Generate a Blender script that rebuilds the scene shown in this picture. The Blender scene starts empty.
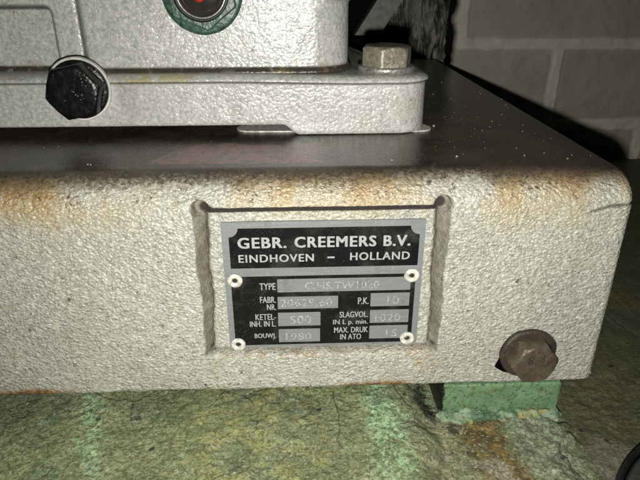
import bpy, math, random
import numpy as np
from mathutils import Matrix, Vector

random.seed(7)
rng = np.random.default_rng(7)
scene = bpy.context.scene
COL = scene.collection
PI = math.pi

# ------------------------------------------------------------------ noise
def _hash(ix, iy, iz, seed):
    h = (ix.astype(np.int64) * 374761393 + iy.astype(np.int64) * 668265263 + iz.astype(np.int64) * 2147483647 + seed * 974634777) & 0xffffffff
    h = ((h ^ (h >> 13)) * 1274126177) & 0xffffffff
    h = (h ^ (h >> 16)) & 0xffffffff
    return h.astype(np.float64) / 0xffffffff * 2 - 1

def vnoise(x, y, z, scale, seed=0):
    x = np.asarray(x, float) * scale; y = np.asarray(y, float) * scale; z = np.asarray(z, float) * scale
    x, y, z = np.broadcast_arrays(x, y, z)
    ix, iy, iz = np.floor(x), np.floor(y), np.floor(z)
    fx, fy, fz = x - ix, y - iy, z - iz
    s = lambda t: t * t * t * (t * (t * 6 - 15) + 10)
    u, v, w = s(fx), s(fy), s(fz)
    r = 0
    for a in (0, 1):
        for b in (0, 1):
            for c in (0, 1):
                r = r + _hash(ix + a, iy + b, iz + c, seed) * (u if a else 1 - u) * (v if b else 1 - v) * (w if c else 1 - w)
    return r

def fbm(x, y, z, scale, seed=0, octs=4, gain=.5):
    r, a = 0, 1
    for i in range(octs):
        r = r + a * vnoise(x, y, z, scale * 2 ** i, seed + i * 11)
        a *= gain
    return r

def sstep(a, b, x):
    t = np.clip((np.asarray(x, float) - a) / (b - a), 0, 1)
    return t * t * (3 - 2 * t)

# ------------------------------------------------------------------ node helper
class NT:
    def __init__(self, name):
        self.m = bpy.data.materials.new(name)
        self.m.use_nodes = True
        self.nt = self.m.node_tree
        self.b = self.nt.nodes['Principled BSDF']
        tc = self.nt.nodes.new('ShaderNodeTexCoord')
        self.P = tc.outputs['Object']
        sx = self.nt.nodes.new('ShaderNodeSeparateXYZ')
        self.nt.links.new(self.P, sx.inputs[0])
        self.X, self.Y, self.Z = sx.outputs
    def put(self, sock, v):
        if hasattr(v, 'is_output'):
            self.nt.links.new(v, sock)
        elif isinstance(v, (tuple, list)) and len(v) == 3 and sock.type == 'RGBA':
            sock.default_value = (*v, 1)
        else:
            sock.default_value = v
    def math(self, op, a, b=0.0, c=0.0, clamp=False):
        n = self.nt.nodes.new('ShaderNodeMath'); n.operation = op; n.use_clamp = clamp
        self.put(n.inputs[0], a); self.put(n.inputs[1], b); self.put(n.inputs[2], c)
        return n.outputs[0]
    def add(self, a, b): return self.math('ADD', a, b)
    def sub(self, a, b): return self.math('SUBTRACT', a, b)
    def mul(self, a, b): return self.math('MULTIPLY', a, b)
    def mx(self, a, b): return self.math('MAXIMUM', a, b)
    def step(self, v, a, b, lo=0.0, hi=1.0):
        n = self.nt.nodes.new('ShaderNodeMapRange'); n.interpolation_type = 'SMOOTHSTEP'
        if a > b: a, b, lo, hi = b, a, hi, lo
        self.put(n.inputs['Value'], v)
        n.inputs['From Min'].default_value = a; n.inputs['From Max'].default_value = b
        n.inputs['To Min'].default_value = lo; n.inputs['To Max'].default_value = hi
        return n.outputs[0]
    def band(self, v, a, b, soft):
        return self.mul(self.step(v, a - soft, a + soft), self.step(v, b + soft, b - soft))
    def map(self, scale=(1, 1, 1), rot=(0, 0, 0), vec=None):
        n = self.nt.nodes.new('ShaderNodeMapping')
        self.put(n.inputs[0], vec if vec is not None else self.P)
        n.inputs['Scale'].default_value = scale; n.inputs['Rotation'].default_value = rot
        return n.outputs[0]
    def noise(self, scale, detail=3, rough=.55, dist=0.0, vec=None, color=False):
        n = self.nt.nodes.new('ShaderNodeTexNoise')
        self.put(n.inputs['Vector'], vec if vec is not None else self.P)
        n.inputs['Scale'].default_value = scale; n.inputs['Detail'].default_value = detail
        n.inputs['Roughness'].default_value = rough; n.inputs['Distortion'].default_value = dist
        return n.outputs['Color' if color else 'Fac']
    def voro(self, scale, feature='F1', vec=None, out='Distance', rand=1.0):
        n = self.nt.nodes.new('ShaderNodeTexVoronoi'); n.feature = feature
        self.put(n.inputs['Vector'], vec if vec is not None else self.P)
        n.inputs['Scale'].default_value = scale; n.inputs['Randomness'].default_value = rand
        return n.outputs[out]
    def warp(self, scale, amount, vec=None):
        c = self.noise(scale, 2, vec=vec, color=True)
        a = self.nt.nodes.new('ShaderNodeVectorMath'); a.operation = 'SUBTRACT'
        self.nt.links.new(c, a.inputs[0]); a.inputs[1].default_value = (.5, .5, .5)
        s = self.nt.nodes.new('ShaderNodeVectorMath'); s.operation = 'SCALE'
        self.nt.links.new(a.outputs[0], s.inputs[0]); s.inputs['Scale'].default_value = amount
        d = self.nt.nodes.new('ShaderNodeVectorMath'); d.operation = 'ADD'
        self.put(d.inputs[0], vec if vec is not None else self.P); self.nt.links.new(s.outputs[0], d.inputs[1])
        return d.outputs[0]
    def mix(self, f, a, b):
        n = self.nt.nodes.new('ShaderNodeMix'); n.data_type = 'RGBA'
        self.put(n.inputs[0], f); self.put(n.inputs[6], a); self.put(n.inputs[7], b)
        return n.outputs[2]
    def attr(self, name):
        n = self.nt.nodes.new('ShaderNodeAttribute'); n.attribute_name = name
        return n.outputs['Fac']
    def bump(self, h, strength, dist, prev=None):
        n = self.nt.nodes.new('ShaderNodeBump')
        self.put(n.inputs['Height'], h); self.put(n.inputs['Strength'], strength); n.inputs['Distance'].default_value = dist
        if prev is not None: self.nt.links.new(prev, n.inputs['Normal'])
        return n.outputs[0]
    def out(self, color=None, rough=None, metal=None, normal=None, spec=None, coat=None):
        for k, v in (('Base Color', color), ('Roughness', rough), ('Metallic', metal), ('Normal', normal), ('Specular IOR Level', spec), ('Coat Weight', coat)):
            if v is not None: self.put(self.b.inputs[k], v)
        return self.m

# ------------------------------------------------------------------ mesh helpers
def mesh_obj(name, verts, faces, mat, parent=None, smooth=True, sharp=None):
    me = bpy.data.meshes.new(name)
    me.from_pydata([tuple(map(float, v)) for v in verts], [], [tuple(map(int, f)) for f in faces])
    me.update()
    import bmesh
    bm = bmesh.new(); bm.from_mesh(me)
    bmesh.ops.recalc_face_normals(bm, faces=bm.faces)
    bm.to_mesh(me); bm.free()
    me.polygons.foreach_set('use_smooth', [smooth] * len(me.polygons))
    if sharp: me.set_sharp_from_angle(angle=math.radians(sharp))
    if isinstance(mat, (list, tuple)):
        for m in mat: me.materials.append(m)
    else:
        me.materials.append(mat)
    return link(name, me, parent)

def link(name, me, parent=None):
    o = bpy.data.objects.new(name, me)
    COL.objects.link(o)
    if parent is not None:
        o.parent = parent
        o.matrix_parent_inverse = parent_world(parent).inverted()
    return o

def parent_world(p):
    m = Matrix.LocRotScale(p.location, p.rotation_euler, p.scale)
    return m if p.parent is None else parent_world(p.parent) @ p.matrix_parent_inverse @ m

def grid_arrays(P):
    n, m = P.shape[:2]
    idx = np.arange(n * m).reshape(n, m)
    f = np.stack([idx[:-1, :-1], idx[1:, :-1], idx[1:, 1:], idx[:-1, 1:]], -1).reshape(-1, 4)
    return P.reshape(-1, 3), f

def grid_obj(name, P, mat, parent=None, attrs=None, flip=False, sharp=None):
    v, f = grid_arrays(P)
    if flip: f = f[:, ::-1]
    me = bpy.data.meshes.new(name)
    me.vertices.add(len(v)); me.vertices.foreach_set('co', v.ravel())
    me.loops.add(len(f) * 4); me.loops.foreach_set('vertex_index', f.ravel().astype(np.int32))
    me.polygons.add(len(f)); me.polygons.foreach_set('loop_start', np.arange(0, len(f) * 4, 4, dtype=np.int32))
    me.update(calc_edges=True); me.validate()
    me.polygons.foreach_set('use_smooth', [True] * len(me.polygons))
    if attrs:
        for k, a in attrs.items():
            at = me.attributes.new(k, 'FLOAT', 'POINT'); at.data.foreach_set('value', np.asarray(a, np.float32).ravel())
    if sharp: me.set_sharp_from_angle(angle=math.radians(sharp))
    me.materials.append(mat)
    return link(name, me, parent)

def loft(loops, cap0=True, cap1=True):
    n = len(loops[0]); V = []; F = []
    for L in loops: V += list(L)
    for i in range(len(loops) - 1):
        for j in range(n):
            k = (j + 1) % n
            F.append((i * n + j, i * n + k, (i + 1) * n + k, (i + 1) * n + j))
    if cap0: F.append(tuple(range(n - 1, -1, -1)))
    if cap1: F.append(tuple(range((len(loops) - 1) * n, len(loops) * n)))
    return V, F

def join(parts):
    V, F = [], []
    for v, f in parts:
        o = len(V); V += list(v); F += [tuple(i + o for i in q) for q in f]
    return V, F

class Frame:
    """local axes: w = outward axis of a round thing, u/v span its face"""
    def __init__(self, o, w, u):
        self.o = Vector(o); self.w = Vector(w).normalized(); u = Vector(u)
        self.u = (u - self.w * u.dot(self.w)).normalized(); self.v = self.w.cross(self.u)
    def __call__(self, a, b, c):
        return self.o + self.u * a + self.v * b + self.w * c

def lathe(fr, prof, n=64, cap0=True, cap1=True, wob=0.0):
    loops = []
    for k, (r, h) in enumerate(prof):
        loops.append([tuple(fr(r * (1 + wob * math.sin(3 * t + k) * .5 + wob * math.sin(7 * t)) * math.cos(t), r * math.sin(t), h)) for t in [2 * PI * i / n for i in range(n)]])
    return loft(loops, cap0, cap1)

def hexhead(fr, R, h, ang=0.0, n=96, r0=.93, tilt=28, ebev=.0004, top_in=.0):
    """hex prism with the turned chamfer of a real bolt head"""
    ra = R * math.cos(PI / 6)
    def hr(t):
        d = ((t - ang) % (PI / 3)) - PI / 6
        return ra / math.cos(d)
    ts = [2 * PI * i / n for i in range(n)]
    rc = ra * r0
    tn = math.tan(math.radians(tilt))
    L = lambda rf, hf: [tuple(fr(rf(t) * math.cos(t), rf(t) * math.sin(t), hf(t))) for t in ts]
    zt = lambda t: h - max(0, hr(t) - rc) * tn
    loops = [L(hr, lambda t: 0), L(hr, lambda t: zt(t) - ebev), L(lambda t: hr(t) - ebev * .6, lambda t: zt(t)),
             L(lambda t: rc + .0001, lambda t: h - .0001), L(lambda t: rc - .0006, lambda t: h),
             L(lambda t: rc * .5, lambda t: h - top_in), L(lambda t: rc * .02, lambda t: h - top_in)]
    return loft(loops)

def rough_up(V, amp, scale, seed=0):
    V = np.array([tuple(v) for v in V], float)
    for k in range(3):
        V[:, k] += amp * fbm(V[:, 0], V[:, 1], V[:, 2], scale, seed + 100 * k, 2)
    return V

def rbox(x0, x1, y0, y1, z0, z1, r=.002, step=.004):
    """rounded box as one closed surface"""
    parts = []
    lo = np.array([x0, y0, z0]); hi = np.array([x1, y1, z1])
    for ax in range(3):
        for side in (0, 1):
            a, b = [k for k in range(3) if k != ax]
            na = max(4, int((hi[a] - lo[a]) / step)); nb = max(4, int((hi[b] - lo[b]) / step))
            def lin(l, h, n):
                t = np.linspace(l, h, n + 1)
                e = np.array([l + r * .25, l + r * .5, l + r * .75, l + r, h - r, h - r * .75, h - r * .5, h - r * .25])
                return np.unique(np.concatenate([t, e]))
            A, B = np.meshgrid(lin(lo[a], hi[a], na), lin(lo[b], hi[b], nb), indexing='ij')
            P = np.zeros(A.shape + (3,)); P[..., a] = A; P[..., b] = B; P[..., ax] = hi[ax] if side else lo[ax]
            C = np.clip(P, lo + r, hi - r); D = P - C
            L = np.linalg.norm(D, axis=-1, keepdims=True); L[L == 0] = 1
            P = C + D / L * r
            v, f = grid_arrays(P)
            parts.append((v.tolist(), f.tolist()))
    V, F = join(parts)
    key = {}; rem = []; NV = []
    for v in V:
        k = (round(v[0], 6), round(v[1], 6), round(v[2], 6))
        if k not in key: key[k] = len(NV); NV.append(v)
        rem.append(key[k])
    return NV, [tuple(rem[i] for i in f) for f in F]

def thing(name, label, cat, loc, group=None):
    o = bpy.data.objects.new(name, None); COL.objects.link(o)
    o.empty_display_size = .02
    o.location = loc; o['label'] = label; o['category'] = cat
    if group: o['group'] = group
    return o

def tag(o, label, cat, group=None):
    o['label'] = label; o['category'] = cat
    if group: o['group'] = group

# ------------------------------------------------------------------ materials
def paint_base():
    n = NT('hammered_cream_paint')
    big = n.noise(14, 3)
    rotv = n.map((.88, 1.0, 1.16), (0, math.radians(33), 0), n.warp(20, .010))
    wv = n.warp(260, .0011, rotv)
    cell = n.voro(630, 'F1', wv)
    edge = n.voro(630, 'DISTANCE_TO_EDGE', wv)
    h1 = n.noise(480, 2, .55, .2, rotv)
    h2 = n.noise(900, 2, .5)
    h = n.add(n.add(n.mul(cell, -.8), n.mul(h1, 1.3)), n.mul(h2, .35))
    # thin creases between the scales of the paint
    crease = n.mul(n.step(edge, .085, .015), n.step(n.noise(210, 3, .6), .44, .56))
    c = n.mix(n.step(big, .35, .65), (.445, .446, .375), (.375, .376, .322))
    c = n.mix(n.mul(n.step(h1, .36, .58, 1, 0), .35), c, (.27, .25, .205))
    c = n.mix(n.mul(n.step(h1, .54, .68), .55), c, (.62, .62, .54))
    c = n.mix(n.mul(crease, .62), c, (.085, .078, .055))
    c = n.mix(n.mul(n.step(n.noise(760, 1, .5), .60, .68), .45), c, (.13, .115, .085))
    wr = n.math('ABSOLUTE', n.sub(n.noise(95, 3, .6, .6, rotv), .5))
    c = n.mix(n.mul(n.mul(n.step(wr, .016, .003), n.step(n.noise(130, 3), .54, .64)), .3), c, (.12, .11, .08))
    c = n.mix(n.mul(n.step(n.noise(46, 4, .65), .54, .70), .35), c, (.33, .30, .215))
    # grime and wall shade painted inside the recess edges
    c = n.mix(n.mul(n.mul(n.attr('grime_shade'), n.step(n.noise(150, 3), .0, .30)), .93), c, n.mix(n.step(n.noise(120, 4, .7), .35, .65), (.12, .105, .075), (.235, .22, .175)))
    # rust and grease along the rounded top edge
    wob = n.mul(n.sub(n.noise(30, 3, .5), .5), .009)
    fine = n.mul(n.sub(n.noise(480, 3, .75), .5), .012)
    zz = n.add(n.add(n.Z, wob), fine)
    xn = n.noise(19, 3, .55, 0, n.map((1, 1, .45)))
    tan = n.mul(n.step(n.add(n.Z, n.mul(wob, 2.6)), .088, .111), n.step(xn, .40, .60))
    c = n.mix(n.mul(tan, .60), c, (.40, .29, .12))
    rz = n.add(n.Z, n.mul(n.sub(n.noise(36, 3), .5), .022))
    rust = n.mul(n.step(rz, .100, .113), n.mul(n.step(xn, .45, .60), n.step(n.noise(300, 3, .75), .38, .58)))
    c = n.mix(n.mul(rust, .85), c, (.30, .180, .060))
    c = n.mix(n.mul(n.step(n.add(zz, n.mul(n.sub(xn, .5), .014)), .1115, .1185), .80), c, (.150, .108, .062))
    # rust along the lower edge and below the recess
    zb = n.add(n.Z, n.mul(n.sub(n.noise(160, 3), .5), .006))
    e1 = n.mul(n.step(zb, .0062, .0020), n.band(n.X, -.19, -.138, .010))
    e2 = n.mul(n.step(zb, .0050, .0016), n.band(n.X, .010, .046, .006))
    c = n.mix(n.mul(n.mx(e1, e2), .9), c, n.mix(n.step(n.noise(260, 3, .7), .4, .6), (.10, .042, .012), (.29, .13, .03)))
    e3 = n.mul(n.mul(n.band(n.X, .045, .060, .006), n.band(n.Z, .012, .021, .004)), n.step(n.noise(140, 3), .42, .62))
    c = n.mix(n.mul(e3, .6), c, (.36, .23, .08))
    e4 = n.mul(n.mul(n.band(n.X, -.055, .056, .003), n.band(n.Z, .0212, .0232, .0008)), n.step(n.noise(190, 3, .7), .40, .58))
    c = n.mix(n.mul(e4, .6), c, (.30, .20, .09))
    # chips and pits
    v = n.voro(95, vec=n.warp(420, .0045))
    pit = n.mul(n.step(v, .16, .06), n.step(n.noise(42, 1), .54, .58))
    c = n.mix(n.mul(pit, .9), c, (.05, .04, .03))
    c = n.mix(n.attr('gap_shade'), c, (.018, .013, .009))  # dark joints, with the crease shade of the recess painted in
    fk = n.noise(330, 3, .6)
    c = n.mix(n.mul(n.mul(n.step(fk, .665, .70), n.step(n.noise(37, 2), .44, .54)), .85), c, (.060, .048, .030))
    spk = n.mul(n.mul(n.band(n.add(n.Z, wob), .1075, .1300, .004), n.step(n.noise(430, 3, .6), .57, .64)), n.step(n.noise(60, 3), .38, .56))
    c = n.mix(n.mul(spk, .85), c, (.075, .045, .022))
    spb = n.mul(n.step(n.Z, .010, .001), n.step(n.noise(360, 3, .65), .58, .66))
    c = n.mix(n.mul(spb, .75), c, (.10, .06, .03))
    # oily machined top
    yn = n.add(n.add(n.Y, n.mul(wob, .5)), n.mul(n.sub(n.noise(520, 3, .75), .5), .006))
    top = n.mx(n.step(zz, .1150, .1205), n.step(yn, .0065, .0165))
    oil = n.mix(n.step(n.noise(30, 4, .6), .35, .7), (.034, .028, .022), (.082, .064, .047))
    oil = n.mix(n.mul(n.step(n.noise(150, 4, .7, .8, n.map((1, .5, 1))), .52, .68), .5), oil, (.13, .105, .08))
    oil = n.mix(n.mul(n.step(n.noise(700, 2), .60, .72), .8), oil, (.012, .010, .008))
    # leftover of red primer, straight along its front edge
    sx = n.add(n.X, n.mul(n.sub(n.noise(90, 4, .6), .5), .016))
    sy = n.add(n.Y, n.mul(n.sub(n.noise(80, 4, .6), .5), .020))
    diag = n.sub(n.mul(n.add(n.X, .088), 1.9), n.sub(n.Y, .0255))
    red = n.mul(n.mul(n.band(sx, -.086, -.0005, .0012), n.band(sy, .0, .060, .002)), n.mul(n.step(n.Y, .0235, .0243), n.step(diag, -.002, .002)))
    redc = n.mix(n.step(n.noise(130, 4, .7), .42, .64), (.27, .125, .105), (.17, .115, .095))
    oil = n.mix(n.mul(red, n.mul(n.step(n.noise(150, 5, .75), .38, .50), .92)), oil, redc)
    line = n.mul(n.band(n.Y, .0232, .0240, .0003), n.band(n.X, -.086, -.040, .002))
    oil = n.mix(n.mul(line, .85), oil, (.008, .007, .006))
    c = n.mix(top, c, oil)
    # pale specks of dust on the oily top
    dv = n.voro(260); dust = n.mul(n.step(dv, .11, .07), n.step(n.noise(70, 2), .53, .6))
    c = n.mix(n.mul(n.mul(dust, top), .8), c, (.35, .32, .27))
    ro = n.add(n.mul(top, -.12), n.add(.40, n.mul(n.sub(h2, .5), .25)))
    ro = n.add(ro, n.add(n.mul(n.attr('gap_shade'), .5), n.mul(n.attr('grime_shade'), .25)))
    b1 = n.bump(h, n.mul(n.step(n.Z, .112, .1195, 1.0, .08), n.sub(1.0, n.mul(n.attr('grime_shade'), .40))), .00070)
    b2 = n.bump(n.add(n.mul(n.noise(800, 3), top), n.mul(n.step(dv, .14, .02), n.mul(top, n.step(n.noise(70, 2), .5, .6)))), .22, .0004, b1)
    return n.out(c, ro, normal=b2, spec=.65)

def paint_pump():
    n = NT('hammered_silver_paint')
    w = n.warp(260, .0010, n.map((.9, 1, 1.15), (0, math.radians(30), 0)))
    cell = n.voro(520, 'F1', w)
    edge = n.voro(520, 'DISTANCE_TO_EDGE', w)
    h1 = n.noise(480, 2, .55, .2)
    h2 = n.noise(1100, 2, .5)
    big = n.noise(20, 3)
    c = n.mix(n.step(big, .35, .65), (.52, .52, .49), (.43, .43, .405))
    c = n.mix(n.mul(n.step(h1, .50, .36), .48), c, (.27, .28, .255))
    c = n.mix(n.mul(n.step(h1, .54, .70), .55), c, (.66, .66, .63))
    c = n.mix(n.mul(n.mul(n.step(edge, .09, .02), n.step(n.noise(200, 3, .6), .40, .56)), .42), c, (.15, .155, .14))
    c = n.mix(n.mul(n.step(n.noise(900, 2, .6), .60, .70), .45), c, (.20, .20, .18))
    # ingrained dirt runs and yellow oil stain on the bead
    run = n.mul(n.step(n.noise(60, 3, .6, 0, n.map((1, 1, .12))), .58, .72), n.band(n.Z, .12, .152, .004))
    c = n.mix(n.mul(run, .45), c, (.22, .20, .14))
    warm = n.mul(n.step(n.noise(34, 3, .6), .50, .66), n.step(n.X, -.02, .02))
    c = n.mix(n.mul(warm, .30), c, (.36, .31, .20))
    yel = n.mul(n.mul(n.band(n.X, -.108, -.070, .010), n.band(n.Z, .1505, .1560, .0006)), n.step(n.noise(150, 3), .38, .56))
    c = n.mix(n.mul(yel, .7), c, (.34, .29, .09))
    grime_shade = n.mul(n.attr('grime_shade'), n.step(n.noise(180, 3), .12, .40))
    c = n.mix(n.mul(grime_shade, .96), c, (.030, .025, .016))
    sm = n.mul(n.mul(n.band(n.X, -.060, -.046, .006), n.band(n.Z, .150, .172, .008)), n.step(n.noise(130, 4, .7), .42, .62))
    c = n.mix(n.mul(sm, .45), c, (.20, .20, .215))
    ru = n.mul(n.band(n.Z, .1535, .160, .0015), n.step(n.noise(70, 4, .7), .54, .68))
    c = n.mix(n.mul(ru, .6), c, (.21, .15, .07))
    v = n.voro(120, vec=n.warp(420, .004))
    pit = n.mul(n.step(v, .14, .05), n.step(n.noise(50, 1), .57, .61))
    c = n.mix(n.mul(pit, .8), c, (.08, .06, .04))
    nb = n.bump(n.add(n.add(n.mul(cell, -.75), n.mul(h1, 1.1)), n.mul(h2, .4)), .60, .00040)
    return n.out(c, n.add(.30, n.mul(n.sub(h1, .5), .2)), 0.0, normal=nb, spec=.6)

def rusty(name, base, dark, rust, amt, rough=.55, metal=.35):
    n = NT(name)
    a = n.noise(130, 4, .65)
    c = n.mix(n.step(a, .36, .64), base, dark)
    c = n.mix(n.mul(n.step(n.noise(210, 4, .7, .6), .50 - amt * .2, .70 - amt * .1), .85), c, rust)
    c = n.mix(n.mul(n.step(n.noise(900, 2), .60, .74), .7), c, (.02, .016, .012))
    nb = n.bump(n.add(n.noise(420, 4, .7), n.mul(n.noise(90, 2), .6)), .55, .0010)
    return n.out(c, n.add(rough, n.mul(n.sub(a, .5), .3)), metal, nb)

def black_paint():
    n = NT('flecked_black_enamel')
    c = n.mix(n.step(n.noise(160, 3), .4, .7), (.004, .004, .004), (.009, .009, .0085))
    v = n.voro(560); fl = n.mul(n.step(v, .26, .12), n.step(n.noise(110, 2), .50, .58))
    c = n.mix(n.mul(fl, .8), c, (.28, .27, .25))  # pale flecks painted in for gloss specks
    nb = n.bump(n.add(n.noise(420, 3, .6), n.mul(fl, .6)), .55, .0007)
    return n.out(c, n.add(.16, n.mul(n.noise(300, 2), .28)), normal=nb, spec=.42)

def alu():
    n = NT('worn_aluminium')
    br = n.noise(900, 3, .6, 0, n.map((.06, 1, 1)))
    c = n.mix(br, (.175, .186, .192), (.270, .285, .288))
    c = n.mix(n.mul(n.step(n.noise(140, 4, .7), .56, .72), .5), c, (.13, .128, .115))
    c = n.mix(n.mul(n.step(n.noise(1300, 1), .62, .7), .22), c, (.50, .52, .53))
    return n.out(c, .46, .25, n.bump(n.noise(700, 3), .25, .0003))

def enamel():
    n = NT('black_label_enamel')
    sp = n.mul(n.step(n.noise(1500, 2, .6), .60, .70), n.step(n.noise(90, 3), .38, .62))
    c = n.mix(n.mul(sp, .55), (.006, .006, .0065), (.13, .13, .13))
    sc = n.mul(n.step(n.math('ABSOLUTE', n.sub(n.noise(75, 3, .6, 1.5), .5)), .007, .0), n.step(n.noise(60, 2), .56, .66))
    c = n.mix(n.mul(sc, .5), c, (.22, .22, .22))
    c = n.mix(n.mul(n.step(n.noise(60, 5, .7), .46, .66), .55), c, (.045, .042, .037))
    return n.out(c, .38, normal=n.bump(n.noise(800, 2), .2, .0002), spec=.18)

def plain(name, col, rough=.5, metal=0.0, var=.25, scale=200, bump=.2, spec=.5):
    n = NT(name)
    a = n.noise(scale, 4, .65)
    d = tuple(x * (1 - var) for x in col); l = tuple(min(1, x * (1 + var)) for x in col)
    return n.out(n.mix(n.step(a, .3, .7), d, l), rough, metal, n.bump(n.noise(scale * 2, 3), bump, .0005), spec)

def green_pad_mat():
    n = NT('green_paint')
    c = n.mix(n.step(n.noise(90, 3), .35, .65), (.105, .190, .098), (.150, .255, .135))
    c = n.mix(n.mul(n.step(n.noise(120, 4, .7), .54, .66), .75), c, (.13, .115, .045))
    c = n.mix(n.mul(n.step(n.noise(300, 4, .75), .52, .62), .7), c, (.05, .085, .045))
    c = n.mix(n.step(n.add(n.X, n.mul(n.sub(n.noise(200, 2), .5), .003)), .0668, .0660), c, (.008, .008, .006))
    c = n.mix(n.mul(n.step(n.noise(600, 2), .60, .72), .7), c, (.03, .06, .03))
    return n.out(c, .45, normal=n.bump(n.noise(330, 4, .65), .8, .0012))

def fillet_mat():
    n = NT('flaking_mint_mortar')
    c = n.mix(n.step(n.noise(110, 3), .4, .6), (.085, .16, .085), (.27, .35, .23))
    c = n.mix(n.mul(n.step(n.noise(80, 4, .7), .52, .64), .85), c, (.40, .30, .08))
    c = n.mix(n.mul(n.step(n.noise(500, 3), .58, .70), .8), c, (.05, .055, .03))
    return n.out(c, .6, normal=n.bump(n.noise(400, 4, .7), .9, .0015))

def floor_mat():
    n = NT('flaking_green_concrete')
    big = n.noise(20, 4, .6); mid = n.noise(75, 4, .65); fin = n.noise(330, 3, .7)
    c = n.mix(n.step(big, .35, .65), (.150, .188, .085), (.350, .390, .200))
    c = n.mix(n.mul(n.step(mid, .48, .66), .45), c, (.32, .30, .16))
    c = n.mix(n.mul(n.step(n.noise(26, 4, .65), .50, .62), .6), c, (.175, .245, .135))
    wx = n.add(n.X, n.mul(n.sub(n.noise(60, 4, .7), .5), .030))
    chips = n.noise(120, 5, .75)
    flake = n.mul(n.step(chips, .57, .60), n.step(n.noise(30, 2), .50, .60))
    c = n.mix(n.mul(flake, .8), c, (.30, .44, .28))
    dirt = n.step(n.noise(38, 5, .7), .54, .68)
    c = n.mix(n.mul(dirt, .55), c, (.085, .092, .055))
    c = n.mix(n.mul(n.step(n.noise(13, 3, .6), .50, .62), .5), c, (.115, .128, .080))
    # runs of the mint undercoat showing through
    wide = n.add(n.X, n.mul(n.sub(n.noise(48, 5, .7), .5), .034))
    s1 = n.mul(n.mul(n.band(n.add(wide, n.mul(n.Y, .25)), -.133, -.120, .0045), n.step(n.Y, -.060, -.015)), n.step(chips, .462, .482))
    s2 = n.mul(n.mul(n.band(wide, .022, .042, .0055), n.step(n.noise(150, 5, .75), .455, .475)), n.step(n.Y, -.075, -.020))
    c = n.mix(n.mul(n.mx(s1, s2), .9), c, n.mix(n.step(fin, .4, .6), (.26, .43, .22), (.44, .64, .37)))
    # right-hand lumpy mint-grey mortar
    s3 = n.mul(n.band(wx, .098, .134, .006), n.step(n.Y, .01, -.002))
    c = n.mix(n.mul(s3, .75), c, n.mix(n.step(n.noise(210, 3), .4, .6), (.15, .175, .11), (.31, .36, .25)))
    s4 = n.mul(n.band(wx, .046, .078, .007), n.step(n.Y, .008, -.006))
    c = n.mix(n.mul(s4, .6), c, n.mix(n.step(n.noise(150, 3), .4, .6), (.20, .17, .09), (.31, .33, .22)))
    # yellow lichen-like stain in the middle
    ye = n.mul(n.band(wx, -.075, .005, .022), n.step(mid, .42, .60))
    c = n.mix(n.mul(ye, .50), c, (.34, .33, .10))
    # brown rust run below the bolt
    ru = n.mul(n.band(n.add(wide, n.mul(n.Y, .12)), .070, .097, .005), n.mul(n.step(n.Y, .010, -.004), n.step(n.noise(120, 4, .7), .34, .48)))
    c = n.mix(n.mul(ru, .9), c, n.mix(n.step(n.noise(160, 3), .45, .6), (.085, .040, .010), (.24, .15, .035)))
    bl = n.mul(n.mul(n.band(wx, .066, .078, .003), n.band(n.Y, -.034, -.006, .004)), n.step(n.noise(150, 3), .50, .60))
    c = n.mix(n.mul(bl, .9), c, (.03, .014, .006))
    be = n.mul(n.band(n.add(wx, n.mul(n.Y, .25)), .069, .083, .003), n.step(n.Y, -.030, -.037))
    c = n.mix(n.mul(be, .7), c, (.34, .32, .24))
    # darker brown ground to the right
    br = n.step(wx, .128, .142)
    c = n.mix(n.mul(br, .85), c, n.mix(n.step(mid, .4, .65), (.060, .048, .018), (.105, .100, .055)))
    grn = n.mul(br, n.step(n.noise(24, 3), .46, .60))
    c = n.mix(n.mul(grn, .55), c, (.06, .085, .045))
    gx = n.sub(wx, .1520); gy = n.add(n.Y, .0340)
    gr = n.step(n.add(n.mul(n.mul(gx, gx), 1.6), n.mul(gy, gy)), .00042, .00026)
    c = n.mix(n.mul(gr, .65), c, (.20, .19, .155))
    # black oil beside the green foot
    oil = n.mul(n.band(wx, .055, .066, .004), n.band(n.add(n.Y, n.mul(n.sub(mid, .5), .02)), -.004, .05, .004))
    c = n.mix(n.mul(oil, n.step(mid, .3, .5)), c, (.008, .007, .006))
    # hairline cracks
    ck = n.voro(21, 'DISTANCE_TO_EDGE', n.warp(48, .012))
    crack = n.mul(n.step(ck, .013, .003), n.step(n.noise(23, 3), .48, .56))
    c = n.mix(n.mul(crack, .6), c, (.035, .035, .02))
    c = n.mix(n.mul(n.step(fin, .49, .37), .55), c, (.080, .084, .046))
    c = n.mix(n.mul(n.step(n.noise(560, 3, .7), .51, .41), .62), c, (.060, .064, .034))
    c = n.mix(n.mul(n.mul(n.step(n.noise(640, 2), .58, .68), n.sub(1.0, n.mul(br, .75))), .65), c, (.45, .46, .33))
    v = n.voro(75); pit = n.mul(n.step(v, .16, .09), n.step(n.noise(40, 1), .55, .60))
    c = n.mix(n.mul(pit, .85), c, (.025, .022, .015))
    h = n.add(n.sub(n.add(n.add(n.mul(fin, .6), n.mul(mid, .3)), n.mul(n.noise(640, 3, .7), 1.1)), n.mul(crack, .4)), n.mul(n.mx(flake, n.mx(s1, s2)), .35))
    return n.out(c, n.add(.40, n.mul(fin, .3)), normal=n.bump(h, .8, .0010), spec=.5)

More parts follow.
